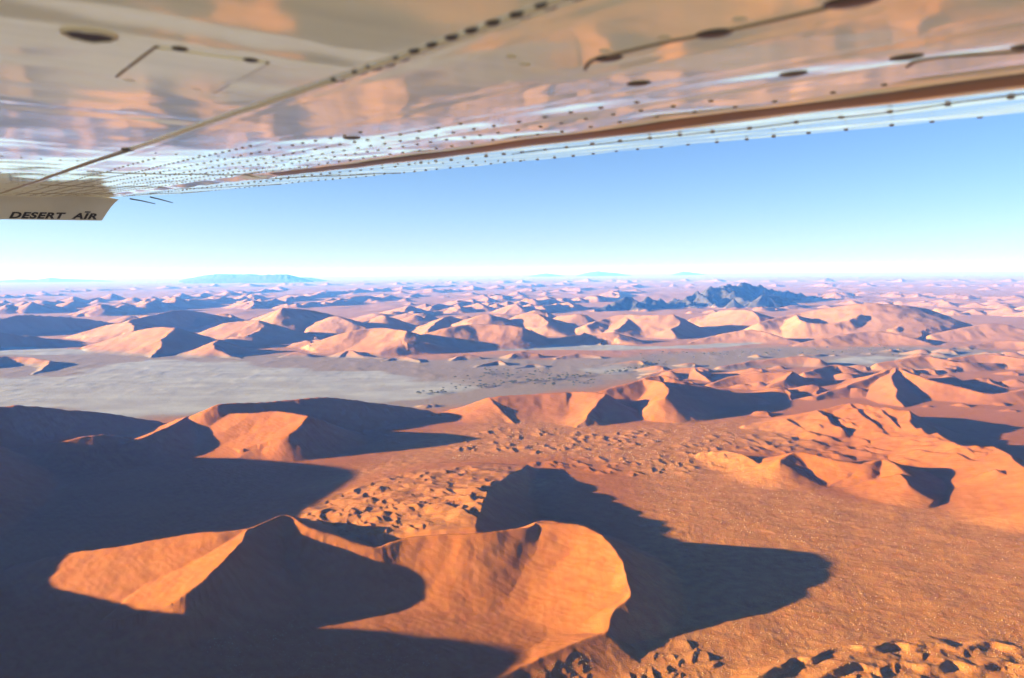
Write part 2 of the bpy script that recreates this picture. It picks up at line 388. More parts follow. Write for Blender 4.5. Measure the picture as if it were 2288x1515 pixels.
rl = random.Random(17)
d_back = dune('jumble of smaller dunes filling the back of the far chain')
def low_dune(u, v, h, own):
    p = at(u, v); x, y = p[0], p[1]; L = h * rl.uniform(2.2, 4.0)
    crest(own, [(x - L * 1.2, y + L * rl.uniform(-.1, .5), h * .1), (x - L * .5, y + L * rl.uniform(0, .3), h * .65), (x, y, h), (x + L * .3, y + L * rl.uniform(-.1, .2), h * .85)], world_pts=True, n=3, lit=(.36, 1.45), lee=(.5, 1.2))
    crest(own, [(x + L * .3, y, h * .9), (x + L * rl.uniform(.1, .45), y - L * .45, h * .62), (x + L * rl.uniform(-.1, .3), y - L * .9, h * .28), (x + L * rl.uniform(-.2, .5), y - L * 1.3, h * .04)], world_pts=True, n=3, lit=(.36, 1.5), lee=(.5, 1.2))
d = dune('cluster of small layered orange dunes between the river and the near ridge')
for k in range(46):
    u = rl.uniform(1460, 2330); v = rl.uniform(806, 900) if u > 1560 else rl.uniform(818, 862)
    low_dune(u, v, rl.uniform(9, 30), d)
for k in range(16): low_dune(rl.uniform(2010, 2340), rl.uniform(775, 830), rl.uniform(15, 38), d)
for k in range(12): low_dune(rl.uniform(1700, 2300), rl.uniform(900, 960), rl.uniform(8, 22), d)
for k in range(26):
    u = rl.uniform(230, 1300); low_dune(u, rl.uniform(716, 742), rl.uniform(55, 115), d_back)
for k in range(12): low_dune(rl.uniform(560, 900), rl.uniform(752, 775), rl.uniform(18, 40), d_back)
for k in range(9): low_dune(rl.uniform(700, 1000), rl.uniform(905, 935), rl.uniform(6, 13), d)

# ------------------------------------------------------------------ open sand sea beyond: chains of small star dunes
rnd = random.Random(11)
far_id = dune('chains of small far dunes reaching to the horizon')
def star(x, y, h):
    a0 = rnd.uniform(-.5, .5)
    L = h * rnd.uniform(2.0, 4.0)
    crest(far_id, [(x - L * .9, y + L * rnd.uniform(-.3, .5), h * .25), (x - L * .35, y + L * rnd.uniform(-.1, .3), h * .7), (x, y, h)], world_pts=True, n=2, **FR)
    crest(far_id, [(x, y, h), (x + L * rnd.uniform(-.1, .25), y - L * .5, h * .55), (x + L * rnd.uniform(-.4, .2), y - L, h * .08)], world_pts=True, n=2, **FR)
    if rnd.random() < .5:
        crest(far_id, [(x, y, h), (x + L * .5, y + L * rnd.uniform(.1, .5), h * .5), (x + L * 1.1, y + L * rnd.uniform(.2, .9), h * .1)], world_pts=True, n=2, lit=(.5, 1.3), lee=(.5, 1.3))
def chain(u0, v0, u1, v1, n, h0, h1, jit=.02):
    ks = max(3, n * 2); pts = []
    for i in range(ks):                          # a continuous ridge links the peaks
        t = i / (ks - 1); p = at(u0 + (u1 - u0) * t, v0 + (v1 - v0) * t)
        pts.append((p[0] + rnd.uniform(-1, 1) * .012 * p[1], p[1] + rnd.uniform(-1, 1) * .008 * p[1], rnd.uniform(h0 * .25, h1 * .75)))
    if pts[0][1] < pts[-1][1]: pts = pts[::-1]
    crest(far_id, pts, world_pts=True, n=3, lit=(.34, 1.4), lee=(.40, 1.2))
    for i in range(n):
        t = (i + rnd.uniform(-.3, .3)) / max(n - 1, 1)
        # even steps along the picture, so nearer stretches are not crowded
        p = at(u0 + (u1 - u0) * t, v0 + (v1 - v0) * t + rnd.uniform(-1.2, 1.2))
        star(p[0] + rnd.uniform(-1, 1) * jit * p[1], p[1] + rnd.uniform(-1, 1) * jit * p[1], rnd.uniform(h0, h1))
for c in [(880, 712, 1130, 662, 12, 60, 120), (1010, 700, 1290, 672, 9, 60, 110), (1300, 690, 1150, 700, 5, 70, 110), (650, 690, 920, 662, 10, 60, 120),
          (530, 690, 760, 655, 10, 60, 130), (230, 705, 560, 668, 12, 90, 170), (0, 700, 330, 690, 10, 80, 150), (-40, 690, 260, 672, 9, 70, 130),
          (330, 675, 640, 648, 9, 60, 120), (700, 660, 1000, 640, 10, 70, 130), (940, 655, 1260, 638, 10, 70, 130), (1200, 652, 1440, 642, 8, 60, 110),
          (1330, 676, 1400, 655, 4, 70, 110), (1820, 672, 1900, 660, 4, 60, 110), (1930, 680, 2288, 690, 8, 40, 80), (1850, 660, 2288, 668, 10, 40, 80),
          (2100, 700, 2330, 705, 6, 50, 90), (1500, 640, 2288, 640, 14, 60, 110), (560, 640, 1400, 628, 18, 80, 150), (1400, 630, 2288, 630, 16, 80, 140),
          (100, 655, 500, 640, 9, 60, 110), (-60, 668, 120, 660, 6, 60, 110), (1750, 800, 2000, 785, 5, 8, 20), (1560, 700, 1800, 690, 4, 40, 70)]:
    chain(*c)
for k in range(260):
    u, v = rnd.uniform(-80, 2370), 617 + 66 * rnd.random() ** 1.6
    p = at(u, v)
    if at(1180, 700)[1] < p[1] and 1300 < u < 1900 and 655 < v < 700: continue
    star(p[0], p[1], rnd.uniform(25, 75))

# ------------------------------------------------------------------ rock mountain standing in the sand
DUNES.append('dark jagged rock mountain rising out of the dunes'); ROCK = len(DUNES) - 1
_Zb = Z.copy()
MT = dict(lit=(.6, 1.3), lee=(.6, 1.3), k=8, warp=1.0)
for a in ([(1330, 690, 9700), (1370, 677, 9950), (1404, 667, 10200), (1450, 668, 10600), (1524, 671, 11100), (1559, 655, 11500), (1594, 644, 11800), (1614, 638, 12000), (1640, 641, 12200), (1661, 635, 12350), (1694, 640, 12600), (1729, 641, 12850), (1746, 650, 13000), (1809, 659, 13300), (1860, 666, 13500)],
          [(1614, 638, 12000), (1640, 655, 11400), (1665, 670, 10900)], [(1694, 640, 12600), (1712, 655, 12000), (1740, 668, 11500)],
          [(1559, 655, 11500), (1580, 670, 10900), (1600, 682, 10500)], [(1404, 667, 10200), (1425, 678, 9900), (1440, 688, 9700)],
          [(1664, 684, 10200), (1690, 668, 10300), (1712, 660, 10450), (1740, 664, 10600), (1775, 674, 10700), (1795, 681, 10700)], [(1600, 684, 10300), (1640, 672, 10300), (1665, 682, 10200)],
          [(1480, 684, 10300), (1524, 673, 10900), (1560, 684, 10300)]):
    crest(ROCK, a, n=3, **MT)
mm = np.clip((Z - _Zb) / 60, 0, 1) * (OWN == ROCK)
rid = (1 - np.abs(perlin(Xg / 420, Yg / 420, 31)) * 2.2) * 50 + (1 - np.abs(perlin(Xg / 190, Yg / 190, 32)) * 2.2) * 34 + perlin(Xg / 80, Yg / 80, 33) * 16
Z += mm * (rid - 40)

# ------------------------------------------------------------------ small relief
near = 1 - sstep(2200, 4200, Rg)
slope_damp = np.ones(Z.shape)
plat = poly_mask([(650, 1165), (640, 1110), (780, 1050), (930, 1010), (1100, 1000), (1240, 1020), (1130, 1075), (1085, 1110), (1080, 1175), (900, 1190), (840, 1205), (760, 1180), (700, 1160)], 30, z=60)
floor_mid = poly_mask([(700, 1100), (1000, 960), (1120, 935), (1400, 950), (1660, 930), (1800, 960), (1800, 1000), (1640, 1005), (1500, 1060), (1250, 1020), (1000, 1030)], 90)
flankN = poly_mask([(1680, 960), (1830, 920), (1960, 915), (2030, 925), (2040, 960), (2110, 990), (2240, 1005), (2100, 1010), (1980, 1020), (1840, 1000), (1700, 990)], 50, z=40)
corner = poly_mask([(1640, 1540), (1740, 1490), (1850, 1460), (2060, 1432), (2288, 1440), (2500, 1440), (2500, 1700), (1640, 1700)], 18)
tail = poly_mask([(1120, 1530), (1230, 1462), (1320, 1425), (1345, 1440), (1420, 1420), (1560, 1400), (1640, 1440), (1600, 1560)], 18)
floor_r = poly_mask([(1380, 1500), (1440, 1200), (1420, 1050), (1640, 1020), (1760, 1080), (1900, 1120), (2060, 1130), (2500, 1230), (2500, 1600), (1300, 1600)], 60)
dx, dy = WX, WY
def saw(p):                                      # gentle rise, sharp fall
    p = p - np.floor(p)
    return np.where(p < .78, p / .78, (1 - p) / .22)
nz = perlin(Xg / 60, Yg / 60, 41); nz2 = perlin(Xg / 22, Yg / 22, 42); nz3 = perlin(Xg / 120, Yg / 120, 43)
# little crescent dunes riding on the larger ones
KEEP_Z, KEEP_OWN = Z.copy(), OWN.copy()
Z[:] = 0
rb = random.Random(5)
def barchans(n, poly, z, h0, h1, ax=(1.0, 0.25)):
    P = [(u, v) for u, v in poly]; k = 0; tries = 0
    us = [p[0] for p in P]; vs = [p[1] for p in P]
    while k < n and tries < n * 30:
        tries += 1
        u, v = rb.uniform(min(us), max(us)), rb.uniform(min(vs), max(vs))
        ins = False
        for i in range(len(P)):
            (x1, y1), (x2, y2) = P[i], P[(i + 1) % len(P)]
            if (y1 > v) != (y2 > v) and u < x1 + (v - y1) / (y2 - y1) * (x2 - x1): ins = not ins
        if not ins: continue
        k += 1
        p = at(u, v, z); h = h0 + (h1 - h0) * rb.random() ** 1.8
        L = h * rb.uniform(3.5, 8.0); ang = math.atan2(ax[1], ax[0]) + rb.uniform(-.45, .45)
        fx, fy = math.cos(ang), math.sin(ang)    # the way the slip face looks
        sx, sy = fy, -fx
        pts = []
        bend = rb.uniform(.1, .5)
        for t in (1, .6, .15, -.35, -.75, -1):
            hh = h * max(.06, (1 - abs(t) ** 1.6)) * rb.uniform(.85, 1.1)
            q = L * (t + rb.uniform(-.08, .08)); f_ = bend * L * (t * t) * rb.uniform(.7, 1.2)
            pts.append((p[0] - sx * q + fx * f_, p[1] - sy * q + fy * f_, hh))
        pts = pts[::-1]
        crest(0, pts[::-1], world_pts=True, n=2, lit=(.16, 1.5), lee=(.62, 1.15), k=.8, end=.3, warp=1)
RIDGE_A = [(1690, 1520), (1740, 1496), (1775, 1470), (1810, 1474), (1850, 1452), (1900, 1444), (1945, 1454), (1990, 1436), (2040, 1446), (2090, 1440), (2150, 1450), (2210, 1438), (2270, 1450), (2340, 1442)]
RIDGE_B = [(1820, 1525), (1870, 1500), (1920, 1486), (1960, 1498), (2010, 1480), (2070, 1492), (2120, 1478), (2180, 1492), (2240, 1480), (2300, 1492), (2350, 1484)]
PLAT_POLY = [(660, 1150), (655, 1115), (790, 1060), (930, 1015), (1100, 1005), (1230, 1025), (1130, 1070), (1090, 1105), (1080, 1165), (900, 1180), (840, 1195), (760, 1170), (700, 1150)]
barchans(260, PLAT_POLY, 55, .8, 3.6)
barchans(24, [(960, 1090), (1000, 1060), (1120, 1055), (1085, 1110), (1080, 1165), (990, 1150)], 60, 4, 8)
barchans(22, [(650, 1150), (720, 1100), (870, 1110), (900, 1175), (820, 1195), (740, 1170)], 55, 3, 6)
barchans(80, [(1690, 955), (1830, 925), (1960, 918), (2030, 925), (2040, 960), (2110, 990), (2230, 1003), (2100, 1008), (1980, 1015), (1840, 1000), (1700, 985)], 42, 3, 8.5, (1, .4))
barchans(18, [(2040, 950), (2110, 985), (2240, 1003), (2150, 1020), (2040, 985)], 45, 5, 9, (1, .4))
barchans(110, [(1740, 1500), (1850, 1468), (2060, 1436), (2330, 1440), (2500, 1700), (1640, 1700)], 6, 1.4, 4, (.9, -.3))
barchans(16, [(1130, 1525), (1230, 1472), (1305, 1445), (1325, 1475), (1325, 1525)], 14, 1.2, 3, (.9, -.3))
barchans(26, [(1385, 1515), (1430, 1470), (1560, 1430), (1640, 1490), (1600, 1560)], 2, 1.2, 3, (.9, -.3))
barchans(90, [(1480, 1000), (1640, 960), (1800, 970), (1850, 1000), (1640, 1005), (1560, 1030)], 5, 1.5, 4)
barchans(90, [(1170, 1040), (1240, 1020), (1600, 1010), (1660, 1040), (1420, 1060)], 5, 1.5, 4)
barchans(150, [(1000, 1000), (1100, 950), (1350, 960), (1500, 960), (1450, 1000), (1200, 1010)], 4, 1.2, 4)
for row, h_ in ((RIDGE_A, 6.5), (RIDGE_B, 5.5)):
    pts = [(*at(u, v, 5)[:2], h_ * rb.uniform(.45, 1.1)) for u, v in row]
    crest(0, pts[::-1], world_pts=True, n=5, lit=(.2, 1.4), lee=(.6, 1.15), k=.8, end=.3)
RELIEF = Z.copy()
Z[:] = KEEP_Z + RELIEF; OWN[:] = KEEP_OWN
Z += plat * (1.2 * nz2 + 3 * nz)
Z += flankN * (1.2 * nz2 + 2.5 * nz)
Z += corner * (1.5 * nz2 + 3)
Z += floor_mid * near * (1.5 * np.maximum(0, fbm(Xg / 60, Yg / 42, 3, 51)) + .6 * perlin(Xg / 24, Yg / 16, 55))
stripe = perlin((Xg * .35 + Yg * .94) / 11, (Xg * .94 - Yg * .35) / 40, 61)
Z += floor_r * near * (1.0 * np.maximum(0, stripe) + .55 * np.maximum(0, perlin(Xg / 7, Yg / 9, 62)) + 1.6 * perlin(Xg / 90, Yg / 60, 63))
gully = perlin(Xg / 9 + 2 * perlin(Xg / 40, Yg / 60, 67), Yg / 60, 66)
Z += near * (OWN > 0) * (Rg < 2600) * .15 * gully
# faint undulation everywhere on the sand
Z += near * (.5 * perlin(Xg / 30, Yg / 22, 71) + .22 * perlin(Xg / 9, Yg / 12, 72))
midr = sstep(3000, 4200, Rg) * (1 - sstep(9000, 16000, Rg))
Z += midr * (2.0 * np.maximum(0, fbm(Xg / 110, Yg / 160, 3, 74)))
farm = sstep(7000, 12000, Rg)
Z += farm * np.maximum(0, fbm(Xg / 900, Yg / 1400, 3, 75)) * 26 * (OWN != ROCK)

# ------------------------------------------------------------------ what covers the ground: clay, scrub
pan = poly_mask([(-200, 840), (120, 840), (330, 805), (560, 812), (700, 828), (860, 832), (1010, 850), (1080, 868), (980, 884), (880, 892), (700, 900), (480, 915), (300, 925), (-200, 920)], 60, noise=(160, 420))
pan = np.maximum(pan, poly_mask([(-150, 778), (60, 776), (210, 782), (190, 792), (-150, 795)], 40, noise=(60, 200)))
pan = np.maximum(pan, poly_mask([(920, 782), (1080, 772), (1500, 772), (1720, 764), (1640, 776), (1380, 782), (1100, 784)], 40, noise=(60, 300)))
pan = np.maximum(pan, poly_mask([(1860, 800), (1960, 795), (2010, 800), (1960, 812), (1880, 812)], 40, noise=(60, 200)))
pan = np.maximum(pan, .7 * poly_mask([(1300, 825), (1380, 815), (1430, 824), (1380, 836), (1310, 835)], 40, noise=(50, 200)))
gravel = poly_mask([(-300, 790), (400, 785), (900, 800), (1300, 800), (1700, 775), (2100, 775), (2300, 790), (2100, 830), (1700, 820), (1450, 845), (1250, 885), (900, 920), (500, 930), (-300, 930)], 160, noise=(150, 500))
pan = np.maximum(pan, 1 - sstep(560, 760, Yg + 60 * perlin(Xg / 200, Yg / 200, 77)) + 0 * Xg)  # unseen pale ground under and behind the camera, added to bounce light onto wing
flat = np.exp(-np.maximum(Z - 3, 0) / 4.0)
pan *= flat; gravel *= np.exp(-np.maximum(Z - 6, 0) / 8.0)
riverv = poly_mask([(880, 885), (980, 850), (1120, 838), (1300, 822), (1400, 815), (1480, 790), (1700, 772), (1960, 772), (2020, 795), (1880, 806), (1600, 800), (1440, 822), (1380, 835), (1150, 862), (1000, 880)], 90, noise=(120, 300))
veg = np.clip(floor_mid * .8 + floor_r * .75 + .5 * plat, 0, 1) * near + riverv * 1.0

# ------------------------------------------------------------------ materials
def new_mat(name):
    m = bpy.data.materials.new(name); m.use_nodes = True
    nt = m.node_tree; nt.nodes.clear()
    return m, nt
def N(nt, t, **kw):
    n = nt.nodes.new(t)
    for k, v in kw.items():
        if k.startswith('i_'): n.inputs[k[2:].replace('_', ' ')].default_value = v
        else: setattr(n, k, v)
    return n
def math_node(nt, op, a, b=None):
    n = nt.nodes.new('ShaderNodeMath'); n.operation = op
    for i, x in enumerate((a, b)):
        if x is None: continue
        if isinstance(x, (int, float)): n.inputs[i].default_value = x
        else: nt.links.new(x, n.inputs[i])
    return n.outputs[0]
def mixc(nt, fac, a, b):
    n = nt.nodes.new('ShaderNodeMix'); n.data_type = 'RGBA'
    for i, x in ((0, fac), (6, a), (7, b)):
        if isinstance(x, (int, float)): n.inputs[i].default_value = x
        elif isinstance(x, tuple): n.inputs[i].default_value = (*x, 1)
        else: nt.links.new(x, n.inputs[i])
    return n.outputs[2]
def noise(nt, vec, scale, detail=3, rough=.55):
    n = nt.nodes.new('ShaderNodeTexNoise'); n.inputs['Scale'].default_value = scale
    n.inputs['Detail'].default_value = detail; n.inputs['Roughness'].default_value = rough
    nt.links.new(vec, n.inputs['Vector']); return n.outputs[0]
def ramp(nt, fac, lo, hi):
    n = nt.nodes.new('ShaderNodeMapRange'); n.inputs[1].default_value = lo; n.inputs[2].default_value = hi
    nt.links.new(fac, n.inputs[0]); return n.outputs[0]

def land_material():
    m, nt = new_mat('desert_land')
    out = N(nt, 'ShaderNodeOutputMaterial'); bsdf = N(nt, 'ShaderNodeBsdfPrincipled')
    nt.links.new(bsdf.outputs[0], out.inputs['Surface'])
    bsdf.inputs['Roughness'].default_value = .95
    bsdf.inputs['Specular IOR Level'].default_value = .08
    geo = N(nt, 'ShaderNodeNewGeometry'); pos = geo.outputs['Position']
    at_pan = N(nt, 'ShaderNodeAttribute', attribute_name='clay').outputs['Fac']
    at_gr = N(nt, 'ShaderNodeAttribute', attribute_name='gravel').outputs['Fac']
    at_veg = N(nt, 'ShaderNodeAttribute', attribute_name='scrub').outputs['Fac']
    mp = N(nt, 'ShaderNodeMapping'); mp.inputs['Scale'].default_value = (1, 1, .2); nt.links.new(pos, mp.inputs[0]); p = mp.outputs[0]
    n1 = noise(nt, p, .004, 4); n2 = noise(nt, p, .05, 5, .6); n3 = noise(nt, p, .35, 4, .65)
    sand = mixc(nt, ramp(nt, n1, .3, .7), (.325, .096, .014), (.26, .072, .0095))
    sand = mixc(nt, ramp(nt, n2, .35, .75), sand, (.33, .115, .020))
    # far sand paled with distance, putting haze into its colour; orange near
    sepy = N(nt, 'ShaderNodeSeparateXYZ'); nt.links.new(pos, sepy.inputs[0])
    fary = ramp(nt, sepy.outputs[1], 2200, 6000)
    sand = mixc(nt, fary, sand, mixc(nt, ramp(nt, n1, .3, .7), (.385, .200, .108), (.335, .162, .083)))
    gravelc = mixc(nt, ramp(nt, n2, .3, .7), (.205, .15, .108), (.25, .19, .14))
    stretched = N(nt, 'ShaderNodeMapping'); stretched.inputs['Scale'].default_value = (.6, 1, .2); nt.links.new(pos, stretched.inputs[0])
    n4 = noise(nt, stretched.outputs[0], .006, 6, .6)
    clayc = mixc(nt, ramp(nt, n4, .40, .62), (.265, .25, .225), (.335, .33, .30))
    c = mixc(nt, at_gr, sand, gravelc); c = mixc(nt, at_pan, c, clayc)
    tuft = math_node(nt, 'MULTIPLY', ramp(nt, n3, .52, .66), at_veg)
    c = mixc(nt, math_node(nt, 'MULTIPLY', math_node(nt, 'MULTIPLY', at_veg, math_node(nt, 'SUBTRACT', 1.0, at_gr)), ramp(nt, n2, .2, .8)), c, (.47, .205, .05))
    c = mixc(nt, math_node(nt, 'MULTIPLY', tuft, .6), c, (.19, .125, .045))
    nt.links.new(c, bsdf.inputs['Base Color'])
    h = math_node(nt, 'ADD', math_node(nt, 'MULTIPLY', n3, math_node(nt, 'ADD', math_node(nt, 'MULTIPLY', at_veg, 1.5), .45)), math_node(nt, 'MULTIPLY', n2, .45))
    wv = N(nt, 'ShaderNodeTexWave'); wv.bands_direction = 'DIAGONAL'; nt.links.new(p, wv.inputs['Vector'])
    wv.inputs['Scale'].default_value = .034; wv.inputs['Distortion'].default_value = 9.0; wv.inputs['Detail'].default_value = 3.0; wv.inputs['Detail Scale'].default_value = .6
    h = math_node(nt, 'ADD', h, math_node(nt, 'MULTIPLY', wv.outputs['Fac'], .14))
    b = N(nt, 'ShaderNodeBump'); b.inputs['Distance'].default_value = 1.0; b.inputs['Strength'].default_value = .85
    nt.links.new(h, b.inputs['Height']); nt.links.new(b.outputs[0], bsdf.inputs['Normal'])
    return m
def rock_material():
    m, nt = new_mat('dark_rock')
    out = N(nt, 'ShaderNodeOutputMaterial'); bsdf = N(nt, 'ShaderNodeBsdfPrincipled')
    nt.links.new(bsdf.outputs[0], out.inputs['Surface']); bsdf.inputs['Roughness'].default_value = .9
    pos = N(nt, 'ShaderNodeNewGeometry').outputs['Position']
    n = noise(nt, pos, .012, 6, .65)
    nt.links.new(mixc(nt, ramp(nt, n, .35, .7), (.022, .02, .02), (.08, .065, .055)), bsdf.inputs['Base Color'])
    b = N(nt, 'ShaderNodeBump'); b.inputs['Distance'].default_value = 12; nt.links.new(n, b.inputs['Height']); nt.links.new(b.outputs[0], bsdf.inputs['Normal'])
    return m
LAND, ROCKM = land_material(), rock_material()

# ------------------------------------------------------------------ cut the sheet into ground, pan, dunes
from_v = np.arange(NR * NT).reshape(NR, NT)
quad = np.stack([from_v[:-1, :-1], from_v[:-1, 1:], from_v[1:, 1:], from_v[1:, :-1]], -1).reshape(-1, 4)[:, ::-1]
own_f = OWN[:-1, :-1].reshape(-1).copy()
pan_f = (pan[:-1, :-1].reshape(-1) > .5) & (own_f == 0)
PAN_ID = 999
own_f[pan_f] = PAN_ID
VX = np.stack([Xg, Yg, Z], -1).reshape(-1, 3)
AT = dict(clay=pan.reshape(-1), gravel=gravel.reshape(-1), scrub=veg.reshape(-1))
def land_piece(name, mask, mat, label, cat=None):
    q = quad[mask]
    if len(q) == 0: return None
    used, inv = np.unique(q, return_inverse=True)
    me = bpy.data.meshes.new(name)
    me.vertices.add(len(used)); me.vertices.foreach_set('co', VX[used].astype(np.float32).ravel())
    me.loops.add(len(q) * 4); me.loops.foreach_set('vertex_index', inv.astype(np.int32).ravel())
    me.polygons.add(len(q)); me.polygons.foreach_set('loop_start', np.arange(0, len(q) * 4, 4, dtype=np.int32))
    me.polygons.foreach_set('use_smooth', np.ones(len(q), bool))
    me.update(calc_edges=True)
    for k, a in AT.items():
        t = me.attributes.new(k, 'FLOAT', 'POINT'); t.data.foreach_set('value', a[used].astype(np.float32))
    me.materials.append(mat)
    o = bpy.data.objects.new(name, me); COL.objects.link(o)
    return tag(o, label, cat, kind='structure')
land_piece('ground', own_f == 0, LAND, 'sandy desert floor between the dunes')
land_piece('clay_pan_and_bounce', own_f == PAN_ID, LAND, 'pale dry clay pan crossing the middle of the view, plus added unseen bounce ground under the aircraft')
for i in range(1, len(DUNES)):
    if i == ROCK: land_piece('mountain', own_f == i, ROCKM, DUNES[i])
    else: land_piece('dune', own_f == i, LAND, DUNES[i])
#LAND_END

# ------------------------------------------------------------------ far mountains on the horizon
def far_range(label, prof_px, dist, depth, seed):
    u = np.array([p[0] for p in prof_px], float); v = np.array([p[1] for p in prof_px], float)
    nu = max(40, int((u[-1] - u[0]) / 1.6)); nd = 18
    uu = np.linspace(u[0], u[-1], nu); V = []
    for i, ux in enumerate(uu):
        vx = np.interp(ux, u, v)
        d_ = ray(ux, vx); top = (CAM + d_ * (dist / d_[1]))
        for j in range(nd):
            t = j / (nd - 1) * 2 - 1                    # -1 near foot, 0 crest, 1 far foot
            y = dist + t * depth
            f = max(0, 1 - abs(t)) ** 1.25
            r = (1 - abs(float(perlin(np.array([ux / 16.0]), np.array([t * 2.2]), seed)[0])) * 2.0)
            z = (top[2] + 30) * f * (.93 + .07 * r * (1 if abs(t) > .05 else 1)) - 30
            V.append((top[0] * y / dist, y, z))
    Fq = [(i * nd + j, (i + 1) * nd + j, (i + 1) * nd + j + 1, i * nd + j + 1) for i in range(nu - 1) for j in range(nd - 1)]
    tag(mesh_obj('mountain', V, Fq, ROCKM, smooth=True), label, kind='structure')
far_range('faint blue mountain range on the horizon, left', [(-160, 630), (-90, 622), (0, 627), (40, 623), (80, 625), (110, 619), (140, 622), (180, 624), (225, 626), (280, 630)], 60000, 3500, 91)
far_range('flat-topped blue mountain on the horizon behind', [(400, 626), (428, 619), (460, 613), (490, 610), (530, 611), (560, 610), (590, 614), (640, 619), (690, 619), (730, 626)], 50000, 3000, 92)
far_range('darker blue mountain standing before the flat-topped one', [(410, 628), (460, 622), (510, 620), (560, 617), (600, 611), (640, 611), (665, 617), (700, 628)], 44000, 2500, 93)
far_range('small pale peak on the horizon', [(1180, 617), (1205, 612), (1220, 610), (1240, 613), (1265, 617)], 72000, 2500, 94)
far_range('pale double peak at the middle of the horizon', [(1285, 617), (1310, 609), (1335, 605), (1350, 607), (1375, 609), (1420, 617)], 72000, 2500, 95)
far_range('small pale peak above the rock mountain', [(1500, 614), (1525, 606), (1545, 608), (1580, 614)], 74000, 2500, 96)

# ------------------------------------------------------------------ trees of the dry riverbed, tufts on the sand
def ground_z(x, y):
    i = min(np.searchsorted(rr, math.hypot(x, y)), NR - 1); j = min(np.searchsorted(th, math.atan2(x, y)), NT - 1)
    return float(Z[i, j])
def leaf_mat(name, c0, c1):
    m, nt = new_mat(name)
    out = N(nt, 'ShaderNodeOutputMaterial'); b = N(nt, 'ShaderNodeBsdfPrincipled'); nt.links.new(b.outputs[0], out.inputs['Surface'])
    b.inputs['Roughness'].default_value = .8
    pos = N(nt, 'ShaderNodeNewGeometry').outputs['Position']
    nt.links.new(mixc(nt, ramp(nt, noise(nt, pos, .6, 2), .35, .65), c0, c1), b.inputs['Base Color'])
    return m
LEAF = leaf_mat('acacia_leaf', (.035, .045, .018), (.075, .075, .030)); BARK = leaf_mat('acacia_bark', (.07, .05, .035), (.11, .08, .05))
TUFT = leaf_mat('dry_grass', (.25, .15, .045), (.34, .215, .07))
rt = random.Random(21)
def tree_mesh(k):
    V = []; Fc = []; mi = []
    def add_tube(a, b, ra, rb_):
        base = len(V); a, b = np.array(a), np.array(b)
        for p, r in ((a, ra), (b, rb_)):
            for q in range(5): V.append((p[0] + r * math.cos(q * 1.2566), p[1] + r * math.sin(q * 1.2566), p[2]))
        for q in range(5): Fc.append((base + q, base + (q + 1) % 5, base + 5 + (q + 1) % 5, base + 5 + q)); mi.append(1)
    add_tube((0, 0, -.6), (0, 0, 2.6), .38, .26)
    for q in range(4):
        g = q * 1.6 + rt.random(); add_tube((0, 0, 2.4), (2.2 * math.cos(g), 2.2 * math.sin(g), 4.6), .2, .08)
    for q in range(90):                               # leaf clumps spread through a flat-topped crown
        g = rt.uniform(0, 6.283); r = 4.6 * math.sqrt(rt.random()); z = 4.2 + 2.6 * (1 - (r / 5) ** 2) * rt.uniform(.2, 1) + rt.uniform(-.5, .4)
        c = np.array([r * math.cos(g), r * math.sin(g), z]); sz = rt.uniform(.5, 1.1)
        d1 = np.array([rt.gauss(0, 1) for _ in range(3)]); d1 /= np.linalg.norm(d1); d2 = np.cross(d1, [rt.gauss(0, 1) for _ in range(3)]); d2 /= np.linalg.norm(d2)
        base = len(V)
        for e1, e2 in ((-1, -.5), (.2, -1), (1, .3), (-.1, 1)): V.append(tuple(c + sz * (d1 * e1 + d2 * e2)))
        Fc.append((base, base + 1, base + 2, base + 3)); mi.append(0)
    me = bpy.data.meshes.new('tree'); me.from_pydata(V, [], Fc); me.materials.append(LEAF); me.materials.append(BARK)
    me.polygons.foreach_set('material_index', mi); me.update(); return me
TREES = [tree_mesh(k) for k in range(4)]
def tree_at(u, v, label='small dark acacia in the dense line of trees along the riverbed', group='line of riverbed trees'):
    p = at(u, v); z = ground_z(p[0], p[1])
    if z > 14: return
    o = bpy.data.objects.new('tree', TREES[rt.randrange(4)]); COL.objects.link(o)
    o.location = (p[0], p[1], z); k = rt.uniform(.9, 1.7); o.scale = (k * rt.uniform(.9, 1.3), k * rt.uniform(.9, 1.3), k); o.rotation_euler = (0, 0, rt.uniform(0, 6.28))
    tag(o, label, 'tree', group)
line = [(930, 882), (1000, 873), (1100, 862), (1180, 853), (1260, 847), (1330, 838), (1390, 829), (1430, 820), (1480, 812)]
def along(L, t):
    k = min(int(t * (len(L) - 1)), len(L) - 2); f = t * (len(L) - 1) - k
    return L[k][0] + (L[k + 1][0] - L[k][0]) * f, L[k][1] + (L[k + 1][1] - L[k][1]) * f
for k in range(120):
    u, v = along(line, rt.random() ** .8); tree_at(u + rt.uniform(-8, 8), v + rt.gauss(0, 2.2))
for k in range(60): tree_at(rt.uniform(990, 1330), rt.uniform(832, 868), 'lone dark acacia scattered on the flat behind the line of trees', 'scattered trees behind the riverbed line')
for k in range(30): tree_at(rt.uniform(1080, 1250), rt.uniform(824, 845), 'lone dark acacia scattered on the flat behind the line of trees', 'scattered trees behind the riverbed line')
for k in range(60):
    u = rt.uniform(1430, 2010); tree_at(u, 795 - (u - 1430) * .022 + rt.gauss(0, 6), 'small dark tree on the plain below the massive pale dune range', 'trees on the plain below the far dunes')
